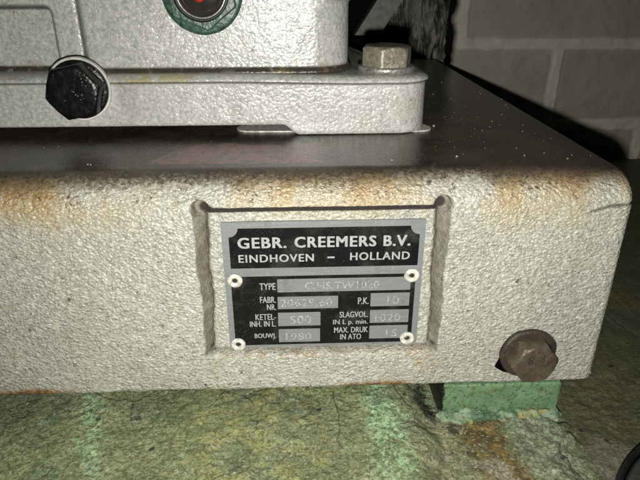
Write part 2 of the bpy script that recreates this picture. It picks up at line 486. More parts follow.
def wall_mat():
    n = NT('grey_brick_and_mortar')
    j = n.attr('joint'); k = n.attr('tone')
    b = n.mix(n.step(n.noise(20, 4, .6), .3, .7), (.36, .335, .27), (.44, .41, .335))
    b = n.mix(n.mul(k, .35), b, (.28, .26, .21))
    v = n.voro(30); pit = n.mul(n.step(v, .11, .07), n.step(n.noise(14, 1), .55, .60))
    b = n.mix(n.mul(pit, .8), b, (.07, .06, .05))
    m = n.mix(n.step(n.noise(60, 4, .6), .3, .7), (.52, .495, .41), (.62, .59, .50))
    c = n.mix(j, b, m)
    return n.out(c, .8, normal=n.bump(n.add(n.noise(220, 4, .7), n.mul(n.noise(40, 3), .6)), .5, .0015))

def lagging_mat():
    n = NT('grey_fibre_lagging')
    s = n.noise(95, 4, .7, .8, n.map((1, 1, .22), (.15, .1, 0)))
    c = n.mix(n.step(s, .40, .66), (.035, .033, .028), (.26, .25, .215))
    return n.out(c, .9, normal=n.bump(s, 1.0, .006), spec=.1)

M = dict(
    base=paint_base(), pump=paint_pump(), alu=alu(), enamel=enamel(), floor=floor_mat(), wall=wall_mat(), lag=lagging_mat(),
    rust=rusty('rusty_brown_steel', (.160, .130, .092), (.085, .068, .050), (.120, .078, .042), .25, .46, .45),
    rustdark=rusty('dark_greasy_steel', (.060, .050, .042), (.030, .026, .022), (.085, .055, .035), .3),
    bolt=rusty('tarnished_zinc_steel', (.34, .315, .245), (.22, .195, .145), (.15, .11, .07), .1, .40, .4),
    zinc=rusty('bright_zinc_washer', (.46, .45, .42), (.33, .32, .29), (.20, .15, .10), .0, .36, .55),
    black=black_paint(), pad=green_pad_mat(), fillet=fillet_mat(),
    rivet=plain('white_painted_rivet', (.56, .54, .47), .4, 0, .35, 420, .6),
    hole=plain('dark_rivet_hole', (.02, .017, .013), .7),
    letter=plain('bare_aluminium_lettering', (.36, .375, .385), .5, .15, .15, 600, .1),
    stamp=plain('stamped_glint_metal', (.40, .395, .375), .34, .3, .6, 1500, .9),  # lighter tone paints in the glints of the stamped digits
    dgreen=plain('dark_green_paint', (.034, .080, .055), .36, 0, .6, 260, .6),
    rubber=plain('black_rubber', (.010, .010, .010), .45, 0, .3),
    chrome=plain('dull_chrome_ring', (.45, .45, .44), .25, .8, .2, 400, .15),
    glass=plain('dark_sight_glass', (.030, .027, .025), .12, 0, .15, 60, .0, .6),
    red=plain('red_spot', (.38, .022, .014), .4, 0, .15),
    capgrey=plain('dark_grey_plastic', (.035, .035, .033), .5, 0, .25, 600, .35),
    void=plain('black_grease', (.003, .003, .003), .9, 0, .4, 200, .3, .0),
    pale=plain('pale_grey_paint', (.12, .115, .10), .6, 0, .4, 120, .6),
    seal=plain('pale_sealing_washer', (.62, .61, .55), .5, 0, .2, 300, .3),
    shim=plain('rough_bare_shim', (.50, .485, .44), .7, 0, .45, 420, .8),
    grit=plain('pale_grit', (.33, .30, .25), .7, 0, .4, 700, .2),
)

# ------------------------------------------------------------------ floor
def nonuni(segs):
    out = []
    for a, b, s in segs: out.append(np.arange(a, b, s))
    out.append([segs[-1][1]])
    return np.concatenate(out)
fx = nonuni([(-1.2, -.26, .03), (-.26, .24, .0011), (.24, .5, .006), (.5, 1.4, .03)])
fy = nonuni([(-.6, -.075, .02), (-.075, .035, .0011), (.035, .30, .006), (.30, 1.6, .04)])
FX, FY = np.meshgrid(fx, fy, indexing='ij')
def floor_z(x, y):
    left = 1 - sstep(.045, .062, x + .004 * vnoise(x, y, 0, 90, 4))
    right = sstep(.126, .137, x + .010 * fbm(x, y, 0, 70, 9, 3))
    z = -.0215 + .0085 * left - .0050 * right
    z = z + .0009 * fbm(x, y, 0, 28, 1, 3) + .00030 * fbm(x, y, 0, 150, 2, 3) * (1 - .3 * right) + .00045 * fbm(x, y, 0, 420, 3, 2)
    lump = np.clip(fbm(x, y, 1, 95, 21, 2), 0, 1) * sstep(.095, .105, x) * (1 - right)
    z = z + .0028 * lump
    return np.minimum(z, -.0015)
grid_obj('floor', np.stack([FX, FY, floor_z(FX, FY)], -1), M['floor'])['kind'] = 'structure'

# ------------------------------------------------------------------ machine base
base = thing('machine_base', 'cream hammered-paint cast base block with riveted data plate and rusty corner bolt', 'machine base', (-.05, .2, 0))
XR, ZT, YB, XL = .1487, .1203, .42, -.34
RT = .019
prof = []          # y, z, ny, nz
def arc(cy, cz, r, a0, a1, n):
    for t in np.linspace(a0, a1, n):
        prof.append((cy + r * math.cos(t), cz + r * math.sin(t), math.cos(t), math.sin(t)))
arc(.0022, .0022, .0022, 1.5 * PI, PI, 6)
for z in np.arange(.003, ZT - RT - .0003, .00062): prof.append((0, z, -1, 0))
arc(RT, ZT - RT, RT, PI, PI / 2, 44)
for y in nonuni([(RT + .001, .075, .0012), (.075, YB - .003, .004)]): prof.append((y, ZT, 0, 1))
arc(YB - .002, ZT - .002, .002, PI / 2, 0, 5)
for z in np.linspace(ZT - .004, .004, 12): prof.append((YB, z, 1, 0))
arc(YB - .002, .002, .002, 0, -PI / 2, 5)
for y in np.linspace(YB - .006, .006, 20): prof.append((y, 0, 0, -1))
prof.append(prof[0])
prof = np.array(prof)
xs = nonuni([(XL + .004, -.19, .006), (-.19, XR - .004, .00062)])
re = .004
ends = [re * (1 - math.cos(t)) for t in np.linspace(0, PI / 2, 7)[:-1]]
insR = [(XR - re + re * math.sin(t), re * (1 - math.cos(t))) for t in np.linspace(0, PI / 2, 9)[1:]]
insL = [(XL + re - re * math.sin(t), re * (1 - math.cos(t))) for t in np.linspace(PI / 2, 0, 9)[:-1]]
allx = np.array([a for a, b in insL] + list(xs) + [a for a, b in insR])
inset = np.array([b for a, b in insL] + [0] * len(xs) + [b for a, b in insR])
GX = np.repeat(allx[:, None], len(prof), 1)
GY = prof[None, :, 0] - inset[:, None] * prof[None, :, 2]
GZ = prof[None, :, 1] - inset[:, None] * prof[None, :, 3]
NY = np.repeat(prof[None, :, 2], len(allx), 0); NZ = np.repeat(prof[None, :, 3], len(allx), 0)
# cast unevenness along the normal
topw = sstep(.5, .95, NZ)
bump = (.00028 * fbm(GX, GY, GZ, 40, 31, 2) + .00006 * fbm(GX, GY, GZ, 300, 35, 2)) * (1 - .85 * topw)
GY = GY + bump * NY; GZ = GZ + bump * NZ
# right corner dips a little and has a small chip
cornr = sstep(.10, .149, GX) * sstep(.105, .120, GZ)
GZ = GZ - .0022 * cornr
# recess for the data plate: side walls drafted, upper wall nearly square, lower wall short
front = NY < -.80
exl = .0007 * fbm(0 * GX, 0, GZ, 95, 41, 3); exr = .0007 * fbm(0 * GX, 0, GZ, 95, 47, 3)
def ramp(d, w): return np.clip(d / w, 0, 1)
dl = GX + .0618 + exl; dr = .0602 - GX + exr
wz_ = .0038 + .0018 * np.clip((GZ - .03) / .07, 0, 1)
dl = dl * .0056 / wz_; dr = dr * .0056 / wz_
zt_line = .1058 + .0002 * vnoise(GX, 0, 0, 160, 44); zb_line = .0222 + .0004 * fbm(GX, 0, 0, 150, 45, 2)
dt = zt_line - GZ; db = GZ - zb_line
side = np.minimum(ramp(dl, .0056), ramp(dr, .0056))
rec = np.minimum(np.minimum(side, ramp(dt, .0011)), ramp(db, .0011))
# the upper corners bulge outward like drilled ends
for cxx, czz in ((-.0582, .1050), (.0567, .1056)):
    d = np.hypot(GX - cxx, GZ - czz)
    rec = np.maximum(rec, 1 - sstep(.0030, .0050, d))
mside = np.minimum(dl, dr)
rec = rec + .16 * np.exp(-((mside - .0056) / .0010) ** 2) * sstep(0, .002, dt) * sstep(0, .002, db)
GY = GY + np.where(front, .0062 * rec, 0)
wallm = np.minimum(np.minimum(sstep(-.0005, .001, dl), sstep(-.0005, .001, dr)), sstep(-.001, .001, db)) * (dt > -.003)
# wall and crease shade painted in; dark joint line along upper wall, drilled corners
grime_shade = np.where(front, np.clip(1 - sstep(.0052, .0066, np.minimum(dl, dr)), 0, 1) * wallm * sstep(-.001, .001, dt), 0)
gap_shade = np.where(front, sstep(-.0002, .0003, dt) * (1 - sstep(.0041, .0045, dt)) * sstep(.0035, .0055, np.minimum(dl, dr)), 0)
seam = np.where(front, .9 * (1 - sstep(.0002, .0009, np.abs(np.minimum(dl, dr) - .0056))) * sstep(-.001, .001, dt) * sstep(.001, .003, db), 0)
gap_shade = np.maximum(gap_shade, seam)
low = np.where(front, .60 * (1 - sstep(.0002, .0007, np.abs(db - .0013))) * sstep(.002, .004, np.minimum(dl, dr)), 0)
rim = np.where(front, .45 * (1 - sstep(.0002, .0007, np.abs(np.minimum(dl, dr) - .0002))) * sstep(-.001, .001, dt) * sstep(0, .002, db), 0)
gap_shade = np.maximum(gap_shade, np.maximum(low, rim))
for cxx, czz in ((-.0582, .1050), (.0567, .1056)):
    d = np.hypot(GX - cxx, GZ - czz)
    grime_shade = np.maximum(grime_shade, np.where(front, 1 - sstep(.0036, .0050, d), 0))
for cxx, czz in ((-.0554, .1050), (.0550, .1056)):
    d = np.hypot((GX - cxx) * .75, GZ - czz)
    gap_shade = np.maximum(gap_shade, np.where(front, .95 * (1 - sstep(.0022, .0036, d)), 0))
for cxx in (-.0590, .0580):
    gap_shade = np.maximum(gap_shade, np.where(front, .8 * (1 - sstep(.0006, .0016, np.hypot(GX - cxx, (GZ - .0262) * .8))), 0))
# short crack at the right corner
cl = np.abs(GZ - (.1010 + (GX - .128) * .22 + .0012 * vnoise(GX, 0, 0, 300, 51)))
crk = np.where(front | (GZ > .09), (1 - sstep(.0003, .0011, cl)) * sstep(.126, .131, GX), 0)
GY = GY + np.where(NY < -.3, .0010 * crk, 0)
gap_shade = np.maximum(gap_shade, crk * .8)
body = grid_obj('body', np.stack([GX, GY, GZ], -1), M['base'], base, {'grime_shade': grime_shade, 'gap_shade': gap_shade}, flip=True)
# close the two ends
import bmesh
bm = bmesh.new(); bm.from_mesh(body.data)
bmesh.ops.remove_doubles(bm, verts=bm.verts, dist=1e-6)
bed = [e for e in bm.edges if e.is_boundary]
bmesh.ops.holes_fill(bm, edges=bed, sides=0)
bmesh.ops.recalc_face_normals(bm, faces=bm.faces)
for f in bm.faces: f.smooth = True
bm.to_mesh(body.data); bm.free()

# ------------------------------------------------------------------ data plate
def slab(x0, x1, z0, z1, y0, y1, r=.0004, notch=None):
    """thin upright slab; notch = radius of round bites out of the two upper corners"""
    out = []
    if notch:
        out += [(x0, z0), (x1, z0)]
        for t in np.linspace(-PI / 2, -PI, 14): out.append((x1 + notch * math.cos(t) , z1 + notch * math.sin(t)))
        for t in np.linspace(0, -PI / 2, 14): out.append((x0 + notch * math.cos(t), z1 + notch * math.sin(t)))
    else:
        for cx, cz, a in ((x0 + r, z0 + r, PI), (x1 - r, z0 + r, 1.5 * PI), (x1 - r, z1 - r, 0), (x0 + r, z1 - r, .5 * PI)):
            for t in np.linspace(a, a + PI / 2, 5): out.append((cx + r * math.cos(t), cz + r * math.sin(t)))
    return loft([[(x, y1, z) for x, z in out], [(x, y0, z) for x, z in out]])

YP = .0049      # front of the plate sheet
v, f = slab(-.0499, .0498, .0244, .0970, YP, .0066, .0006)
plate = mesh_obj('nameplate', v, f, M['alu'], base, smooth=False)
mm = lambda *a: [x / 1000 for x in a]
v, f = slab(*mm(-46.4, 47.1, 72.0, 93.7), YP - .00012, YP + .0001, notch=.0046)
mesh_obj('header_panel', v, f, M['enamel'], plate, smooth=False)
v, f = slab(*mm(-46.9, 46.7, 25.9, 67.3), YP - .00012, YP + .0001, r=.0003)
mesh_obj('data_panel', v, f, M['enamel'], plate, smooth=False)
for b in ((-23.65, 44.3, 57.95, 65.55), (-23.8, 7.3, 47.95, 55.25), (24.1, 44.3, 48.45, 56.3), (-23.9, -1.8, 37.55, 45.75),
          (24.15, 44.5, 38.3, 46.2), (-23.85, -2.05, 27.45, 35.6), (24.15, 44.5, 28.4, 36.5)):
    v, f = slab(*mm(*b), YP - .00026, YP - .00008, r=.0002)
    mesh_obj('value_field', v, f, M['alu'], plate, smooth=False)

SPACING = {'GEBR.': 1.12, 'CREEMERS': 1.12, 'B.V.': 1.12, 'EINDHOVEN': 1.14, 'HOLLAND': 1.14}
def text_parts(items, y, ext, off, base_off=0.0):
    parts = []
    for s, x0, x1, z0, z1 in items:
        cu = bpy.data.curves.new('text', 'FONT')
        cu.body = s; cu.size = .01; cu.extrude = .0005 if ext > .0001 else 0; cu.offset = off; cu.resolution_u = 3; cu.space_character = SPACING.get(s, 1.04)
        o = bpy.data.objects.new('text', cu); COL.objects.link(o)
        dg = bpy.context.evaluated_depsgraph_get(); dg.update()
        me = bpy.data.meshes.new_from_object(o.evaluated_get(dg))
        V = np.array([tuple(p.co) for p in me.vertices]); F = [tuple(p.vertices) for p in me.polygons]
        lo, hi = V.min(0), V.max(0)
        X = x0 + (V[:, 0] - lo[0]) / (hi[0] - lo[0]) * (x1 - x0)
        Z = z0 + (V[:, 1] - lo[1]) / (hi[1] - lo[1]) * (z1 - z0)
        Y = np.where(V[:, 2] > 0, y - ext, y + .00003) if ext > .0001 else np.full(len(V), y - ext)
        parts.append((np.stack([X / 1000, Y, Z / 1000], -1).tolist(), F))
        bpy.data.objects.remove(o); bpy.data.curves.remove(cu); bpy.data.meshes.remove(me)
    return join(parts)

def write(items, y, ext, bold, mat, name):
    """printed words; bold (mm) thickens the strokes by overlaying shifted copies a few microns apart in depth"""
    for t, x0, x1, z0, z1 in items:
        n = 1 if bold == 0 else (2 if bold < .2 else 4)
        parts = []
        for k in range(n):
            dx = 0 if n == 1 else bold * (k / (n - 1) - .5)
            for j in range(1 if n < 4 else 2):
                dz = 0 if n < 4 else (j - .5) * bold * .45
                parts.append(text_parts([(t, x0 + bold / 2 + dx, x1 - bold / 2 + dx, z0 + abs(dz) + dz, z1 - abs(dz) + dz)], y - .000010 * (2 * k + j), ext, 0))
        v, f = join(parts)
        mesh_obj(name, v, f, M[mat], plate, smooth=False)
yl = YP - .00012
write([('GEBR.', -42.3, -18.4, 83.0, 88.9), ('CREEMERS', -14.5, 25.8, 83.0, 88.9), ('B.V.', 29.3, 42.8, 83.0, 88.9)], yl, .00008, .55, 'letter', 'lettering')
write([('EINDHOVEN', -42.3, -5, 75.3, 79.6), ('HOLLAND', 13, 42.9, 75.5, 79.85)], yl, .00008, .30, 'letter', 'lettering')
v, f = slab(*mm(1.7, 5.3, 76.9, 77.8), YP - .0002, YP - .0001, r=.0001)
mesh_obj('lettering', v, f, M['letter'], plate, smooth=False)
write([('TYPE', -32.7, -24.6, 59.5, 63.4), ('FABR.', -32.8, -24.6, 51.8, 55.5), ('NR.', -29.4, -24.7, 47.5, 51.0),
       ('KETEL-', -35.6, -24.9, 41.6, 45.1), ('INH. IN L.', -38.7, -25.1, 37.4, 40.9), ('BOUWJ.', -36.6, -25.3, 29.4, 33.2),
       ('P.K.', 17.6, 23.2, 49.9, 53.9), ('SLAGVOL.', 8.2, 23.1, 42.0, 45.5), ('IN L p. min.', 4.8, 23.2, 36.9, 40.7),
       ('MAX. DRUK', 5.4, 23.4, 32.5, 36.0), ('IN ATO', 8.6, 19.9, 28.2, 31.7)], yl, .00008, .15, 'letter', 'lettering')
write([('C.HS.TW1020', -9.6, 28.1, 59.5, 63.7), ('20629.60', -22.4, 4.2, 49.4, 54.0), ('500', -17.7, -6.7, 39.1, 43.8),
       ('1980', -20.0, -6.8, 28.9, 33.3), ('10', 32.8, 38.9, 49.8, 54.6), ('1020', 26.9, 40.2, 39.3, 43.9), ('15', 33.0, 39.0, 29.6, 34.0)],
      YP - .00026, .00026, 0, 'stamp', 'stamped_lettering')
for rx, rz in ((-44.8, 65.3), (44.6, 66.3), (-45.5, 26.7), (44.6, 28.2)):
    fr = Frame((rx / 1000, YP, rz / 1000), (random.uniform(-.06, .06), -1, random.uniform(-.06, .06)), (1, 0, 0))
    R = .0039
    pf = [(R, -.0002), (R, .0005), (R * .96, .0009), (R * .82, .0013), (R * .62, .0014), (R * .50, .00125), (R * .40, .0009), (R * .34, .0003), (R * .32, -.0006)]
    v, f = lathe(fr, pf, 36, True, False)
    rv = mesh_obj('rivet', rough_up(v, .00008, 600, 3), f, M['rivet'], plate)
    v, f = lathe(fr, [(R * .37, .0001), (R * .3, .00016), (R * .05, .0002)], 20)
    mesh_obj('rivet_hole', v, f, M['hole'], rv)

# rusty bolt in the lower right of the front face
fr = Frame((.1095, 0, .0203), (.03, -1, -.02), (1, 0, 0))
Rw = .0152
v, f = hexhead(fr, .0126, .0118, math.radians(187), r0=.96, tilt=32, ebev=.0005)
bolt = mesh_obj('bolt', rough_up(v, .00022, 260, 8), f, M['rust'], base, sharp=20)
v, f = lathe(fr, [(Rw, -.0006), (Rw, .0014), (Rw * .97, .0020), (Rw * .9, .0023), (Rw * .5, .0023)], 64)
mesh_obj('washer', rough_up(v, .0003, 150, 9), f, M['rustdark'], bolt)
pts = [(-.0150, -.0030), (-.0168, -.0084), (-.0128, -.0112), (-.0060, -.0135), (-.004, -.006)]
loops = [[tuple(fr(a, b, -.0004)) for a, b in pts], [tuple(fr(a, b, .0012)) for a, b in pts], [tuple(fr(a * .97, b * .97, .0016)) for a, b in pts]]
# frame v axis points up on the front face only if w x u is up
sgn = 1 if fr.v.z > 0 else -1
loops = [[tuple(fr(a, b * sgn, h)) for a, b in pts] for h in (-.0004, .0012)]
v, f = loft(loops)
mesh_obj('lock_tab', v, f, M['void'], bolt, smooth=False)
def ring(fr, cx, cy, r, w, h0, h1):
    fq = Frame(fr(cx, cy, 0), fr.w, fr.u)
    return lathe(fq, [(r - w, h0), (r - w, h1), (r + w, h1), (r + w, h0)], 20, False, False)
marks = [ring(fr, -.0036, .0050 * sgn, .0010, .0003, .0116, .01205), ring(fr, .0024, .0060 * sgn, .0010, .0003, .0116, .01205),
         ring(fr, -.0036, .0028 * sgn, .0010, .0003, .0116, .01205), ring(fr, .0024, .0039 * sgn, .0010, .0003, .0116, .01205)]
v, f = join(marks)
mesh_obj('grade_mark', v, f, M['rustdark'], bolt)

# ------------------------------------------------------------------ compressor
comp = thing('compressor', 'silver grey compressor crankcase with black hex plug, bolted on top of the cream base', 'compressor', (-.08, .16, ZT))
# foot flange
FYF, FXR, FT = .077, .0640, .1550
rc = .0185
outl = [(x, FYF, 0, -1) for x in nonuni([(-.34, -.20, .01), (-.20, FXR - rc - .0005, .0011)])]
for t in np.linspace(-PI / 2, 0, 22): outl.append((FXR - rc + rc * math.cos(t), FYF + rc + rc * math.sin(t), math.cos(t), math.sin(t)))
for y in np.linspace(FYF + rc + .003, .1165, 8): outl.append((FXR, y, 1, 0))
for t in np.linspace(0, PI / 2, 12): outl.append((FXR - .012 + .012 * math.cos(t), .118 + .012 * math.sin(t), math.cos(t), math.sin(t)))
for x in np.linspace(.050, .022, 10): outl.append((x, .130, 0, 1))
for y in np.linspace(.134, .346, 24): outl.append((.0190, y, 1, 0))
for x in np.linspace(.010, -.34, 12): outl.append((x, .35, 0, 1))
outl = np.array(outl)
levels = []        # (t along height 0..1, offset)
levels += [(-1, -.0070), (0, -.0065), (0, -.0014), (.012, -.0006), (.04, 0)]
levels += [(t, 0) for t in np.linspace(.08, .84, 28)]
levels += [(.868, .0001), (.880, .0004), (.892, .0013), (.905, .0017), (.92, .0016), (.94, .0010), (.96, .0002), (.975, -.0008), (.988, -.0020), (.997, -.0038), (1.0, -.0060), (1.0, -.012), (1.0, -.020)]
hb = ZT + .0003 + .0058 * sstep(-.0105, -.0205, outl[:, 0]) * (outl[:, 1] < .2)
hb = np.where(outl[:, 0] < -.0205, ZT + .0061, ZT + .0003 + .0058 * (1 - sstep(-.0205, -.0110, outl[:, 0])))
LP = []
for t, o in levels:
    hbt = hb + (ZT + .0003 - hb) * float(sstep(.3, .8, t))
    z = hbt + (FT - .0016 * sstep(-.06, .030, outl[:, 0]) - hbt) * t
    if t < 0: z = np.full(len(outl), FT - .010)
    LP.append(np.stack([outl[:, 0] + o * outl[:, 2], outl[:, 1] + o * outl[:, 3], z], -1))
LP = np.array(LP)
amp = (.00022 * fbm(LP[..., 0], LP[..., 1], LP[..., 2], 70, 61, 2) + .00005 * vnoise(LP[..., 0], LP[..., 1], LP[..., 2], 420, 63))
LP[..., 0] += amp * outl[None, :, 2]; LP[..., 1] += amp * outl[None, :, 3]; LP[-11:, :, 2] += .5 * amp[-11:]
loops = [list(map(tuple, L)) for L in LP]
v, f = loft(loops)
tt = np.array([l[0] for l in levels])
gr = np.repeat(((1 - sstep(.0, .02, np.abs(tt - .876))) * 1.0)[:, None], len(outl), 1)
o = mesh_obj('foot_flange', v, f, M['pump'], comp, sharp=50)
at = o.data.attributes.new('grime_shade', 'FLOAT', 'POINT'); at.data.foreach_set('value', gr.ravel().astype(np.float32))

# crankcase wall, right corner rounded
CY, CXR, CR = .0865, .0188, .022
path = [(x, CY, 0, -1) for x in nonuni([(-.34, -.20, .01), (-.20, CXR - CR - .0005, .0010)])]
for t in np.linspace(-PI / 2, 0, 40): path.append((CXR - CR + CR * math.cos(t), CY + CR + CR * math.sin(t), math.cos(t), math.sin(t)))
for y in np.linspace(CY + CR + .003, .30, 40): path.append((CXR, y, 1, 0))
for x in np.linspace(CXR - .01, -.34, 14): path.append((x, .305, 0, 1))
path = np.array(path)
zs = nonuni([(FT - .001, .2000, .0010), (.2000, .30, .006)])
PX = np.repeat(path[None, :, 0], len(zs), 0); PZ = np.repeat(zs[:, None], len(path), 1)
fr_m = (path[None, :, 3] < -.9) * np.ones_like(PX)
off = np.zeros_like(PX)
# step from the machined centre part to the ribbed left part
stepx = 1 - sstep(-.1312, -.1262, PX)
off -= .0050 * stepx * fr_m
gx_ = np.abs(PX + .1306)
off -= .0006 * (1 - sstep(.0008, .0020, gx_)) * fr_m
# sunk panel on the left with a rounded upper corner
pr = .0045
qx = np.maximum(PX + .1450 - (-pr), 0); qz = np.maximum(PZ - (.1900 - pr), 0)
sd = np.minimum(np.maximum(PX + .1450 + pr, PZ - .1900 + pr), 0) + np.hypot(qx, qz) - pr
panel = 1 - sstep(-.0024, .0006, sd)
off -= .0062 * panel * fr_m
off += .0022 * (1 - sstep(0, .0038, PZ - FT)) ** 2
off += .0045 * sstep(.1905, .1945, PZ) * (path[None, :, 2] > .3)
off += .00024 * fbm(PX, path[None, :, 1] + 0 * PX, PZ, 60, 71, 2) + .00005 * vnoise(PX, path[None, :, 1] + 0 * PX, PZ, 400, 75)
CV = np.stack([PX + off * path[None, :, 2], path[None, :, 1] + off * path[None, :, 3], PZ], -1)
gr = np.maximum((1 - sstep(.0020, .0034, PZ - FT)), np.maximum(1.0 * (1 - sstep(.0004, .0018, np.abs(sd + .0012))), .75 * (1 - sstep(.0004, .0016, gx_))) * fr_m)  # dirt at the junction, panel and step edges darkened
v, f = loft([list(map(tuple, L)) for L in CV])
o = mesh_obj('crankcase', v, f, M['pump'], comp)
at = o.data.attributes.new('grime_shade', 'FLOAT', 'POINT'); at.data.foreach_set('value', gr.ravel().astype(np.float32))

# black hex plug on its boss
fp = Frame((-.1316, CY + .004, .1477), (0, -1, 0), (1, 0, 0))
d0 = CY + .004
BR = .0172
NR = .0134
v, f = lathe(fp, [(NR + .002, 0), (NR + .0006, .004), (NR, d0 - .0790), (NR - .002, d0 - .0782)], 72)
boss = mesh_obj('plug_boss', rough_up(v, .00016, 240, 5), f, M['pump'], comp)
v, f = lathe(fp, [(BR - .001, d0 - .0792), (BR, d0 - .0787), (BR, d0 - .0755), (BR - .0005, d0 - .0748), (BR - .0012, d0 - .0746), (BR - .006, d0 - .0746)], 72)
PRING = (v, f)
fp2 = Frame((-.1308, .0746, .1481), (0, -1, 0), (1, 0, 0))
v, f = hexhead(fp2, .0154, .0125, math.radians(12) * (1 if fp2.v.z > 0 else -1), r0=.93, tilt=30)
v = [tuple(Vector(p) + Vector((0, 0, 0))) for p in v]
plug = mesh_obj('hex_plug', rough_up(v, .00010, 300, 6), f, M['black'], comp, sharp=40)
v, f = lathe(fp2, [(.0157, -.0004), (.0157, .0020), (.0153, .0026), (.012, .0027)], 72)
mesh_obj('plug_flange', v, f, M['black'], plug)

mesh_obj('sealing_washer', rough_up(PRING[0], .00012, 200, 7), PRING[1], M['seal'], plug)

# sight glass
fs = Frame((-.0618, CY, .1966), (0, -1, 0), (1, 0, 0))
v, f = lathe(fs, [(0.02177, -.001), (0.02177, .0010), (0.02124, .0020), (0.01991, .0024), (0.01150, .0024)], 80)
sg = mesh_obj('sight_glass', rough_up(v, .00012, 300, 12), f, M['dgreen'], comp, sharp=60)
def hexring(fr, R, h, ri, ang):
    n = 96; ra = R * math.cos(PI / 6)
    hr = lambda t: ra / math.cos(((t - ang) % (PI / 3)) - PI / 6)
    ts = [2 * PI * i / n for i in range(n)]
    L = lambda rf, hh: [tuple(fr(rf(t) * math.cos(t), rf(t) * math.sin(t), hh)) for t in ts]
    return loft([L(hr, .002), L(hr, h - .0008), L(lambda t: hr(t) - .0008, h), L(lambda t: ri + .0003, h), L(lambda t: ri, h - .0006), L(lambda t: ri, h - .006)], True, False)
v, f = hexring(fs, .0197, .0060, .0147, math.radians(38))
mesh_obj('hex_ring', rough_up(v, .0001, 300, 14), f, M['dgreen'], sg, sharp=35)
v, f = lathe(fs, [(0.01487, .0022), (0.01487, .0048), (0.01416, .0053), (0.01328, .0050), (0.01310, .0026)], 72, False, False)
mesh_obj('gasket_ring', v, f, M['rubber'], sg)
v, f = lathe(fs, [(0.01345, .0030), (0.01345, .0052), (0.01292, .0056), (0.01239, .0052), (0.01221, .0030)], 72, False, False)
mesh_obj('bezel', v, f, M['chrome'], sg)
v, f = lathe(fs, [(0.01248, .0030), (0.01221, .0040), (0.00885, .0050), (0.00354, .0056), (0.00053, .0057)], 64)
mesh_obj('glass', v, f, M['glass'], sg)
fd = Frame(fs(0, 0, 0) + Vector((-.001, 0, -.0019)), fs.w, fs.u)
v, f = lathe(fd, [(0.00319, .0050), (0.00319, .0058), (0.00266, .0062), (0.00035, .0063)], 32)
mesh_obj('red_spot', v, f, M['red'], sg)

# hold-down bolt with washer on the foot flange
fb = Frame((.0408, .0970, FT - .0015), (0, 0, 1), (1, 0, 0))
v, f = lathe(fb, [(.0167, -.0003), (.0167, .0026), (.0163, .0032), (.0155, .0034), (.006, .0034)], 72)
v = rough_up(v, .00014, 200, 16)
fh = Frame((.0408, .0970, FT + .0018), (.01, -.01, 1), (1, 0, 0))
v2, f2 = hexhead(fh, .0150, .0112, math.radians(-50), r0=.95, tilt=30, ebev=.0004)
hb_ = mesh_obj('hold_down_bolt', rough_up(v2, .00018, 260, 17), f2, M['bolt'], comp, sharp=40)
mesh_obj('washer', v, f, M['zinc'], hb_)

# shim plate under the flange foot
pts = []
for t in np.linspace(PI / 2, 1.5 * PI, 16): pts.append((-.040 + .0085 * math.cos(t), .0935 + .0085 * math.sin(t)))
for t in np.linspace(-PI / 2, PI / 2, 16): pts.append((.0605 + .0080 * math.cos(t), .0905 + .0085 * math.sin(t)))
v, f = loft([[(x, y, ZT - .0003) for x, y in pts], [(x, y, ZT + .0002) for x, y in pts]])
# raised slot lips of bare metal either side of the foot
v, f = loft([[(x, y, ZT + .0001) for x, y in pts], [(x, y, ZT + .0010) for x, y in pts]])
mesh_obj('shim_plate', v, f, M['shim'], comp, smooth=False)

# ------------------------------------------------------------------ things behind
br = thing('bracket', 'pale grey slanted bracket on a black foot behind the crankcase', 'bracket', (.07, .345, ZT))
v, f = rbox(.036, .078, .318, .372, ZT - .0002, .1530, .003, .006)
mesh_obj('foot_block', v, f, M['void'], br)
def slant(t, w0, w1):
    z = .1525 + t * .145; x = .0605 + .66 * (z - .160)
    return [(x - .0120, .325, z), (x + .0120, .325, z), (x + .0120, .345, z), (x - .0120, .345, z)]
v, f = loft([slant(t, 0, 0) for t in np.linspace(0, 1, 12)])
mesh_obj('arm', v, f, M['pale'], br, smooth=False)

lag_y = .470
n_a, n_z = 220, 240
A = np.linspace(0, 2 * PI, n_a, endpoint=False); Zs = np.linspace(-.025, .42, n_z)
AA, ZZ = np.meshgrid(A, Zs)
rr = .0335 + .0045 * fbm(np.cos(AA) * .034, np.sin(AA) * .034, ZZ * .25, 110, 81, 4, .6) + .002 * vnoise(np.cos(AA) * .034, np.sin(AA) * .034, ZZ * .3, 400, 88)
LV = np.stack([.1275 + rr * np.cos(AA) + .004 * np.sin(ZZ * 9), lag_y + rr * np.sin(AA), ZZ], -1)
v, f = loft([list(map(tuple, L)) for L in LV])
o = mesh_obj('lagged_pipe', v, f, M['lag'])
tag(o, 'upright pipe wrapped in dark shaggy grey lagging, left of the brick wall', 'pipe')

# brick wall with bagged joints
WY = .5
CH = .1038; BED = .0150
z_beds = [.022 + k * CH for k in range(-1, 6)]
wx = nonuni([(.1870, .62, .0016), (.62, 1.1, .01)]); wz = nonuni([(-.09, .32, .0016), (.32, .55, .008)])
WX, WZ = np.meshgrid(wx, wz, indexing='ij')
course = np.floor((WZ - z_beds[0]) / CH).astype(int)
dbed = np.abs((WZ - z_beds[0] + CH / 2) % CH - CH / 2) + .0012 * fbm(WX, 0, WZ, 26, 91, 3)
starts = {0: .20, 1: .3236, 2: .1960, 3: .30, 4: .22, 5: .27, -1: .28}
Lb = .2553
st = np.vectorize(lambda k: starts.get(int(k), .2))(course)
djt = np.abs((WX - st + Lb / 2) % Lb - Lb / 2) + .0012 * fbm(WX, 3, WZ, 26, 95, 3)
dj = np.minimum(dbed, djt)
joint = 1 - sstep(BED / 2 - .001, BED / 2 + .0012, dj)
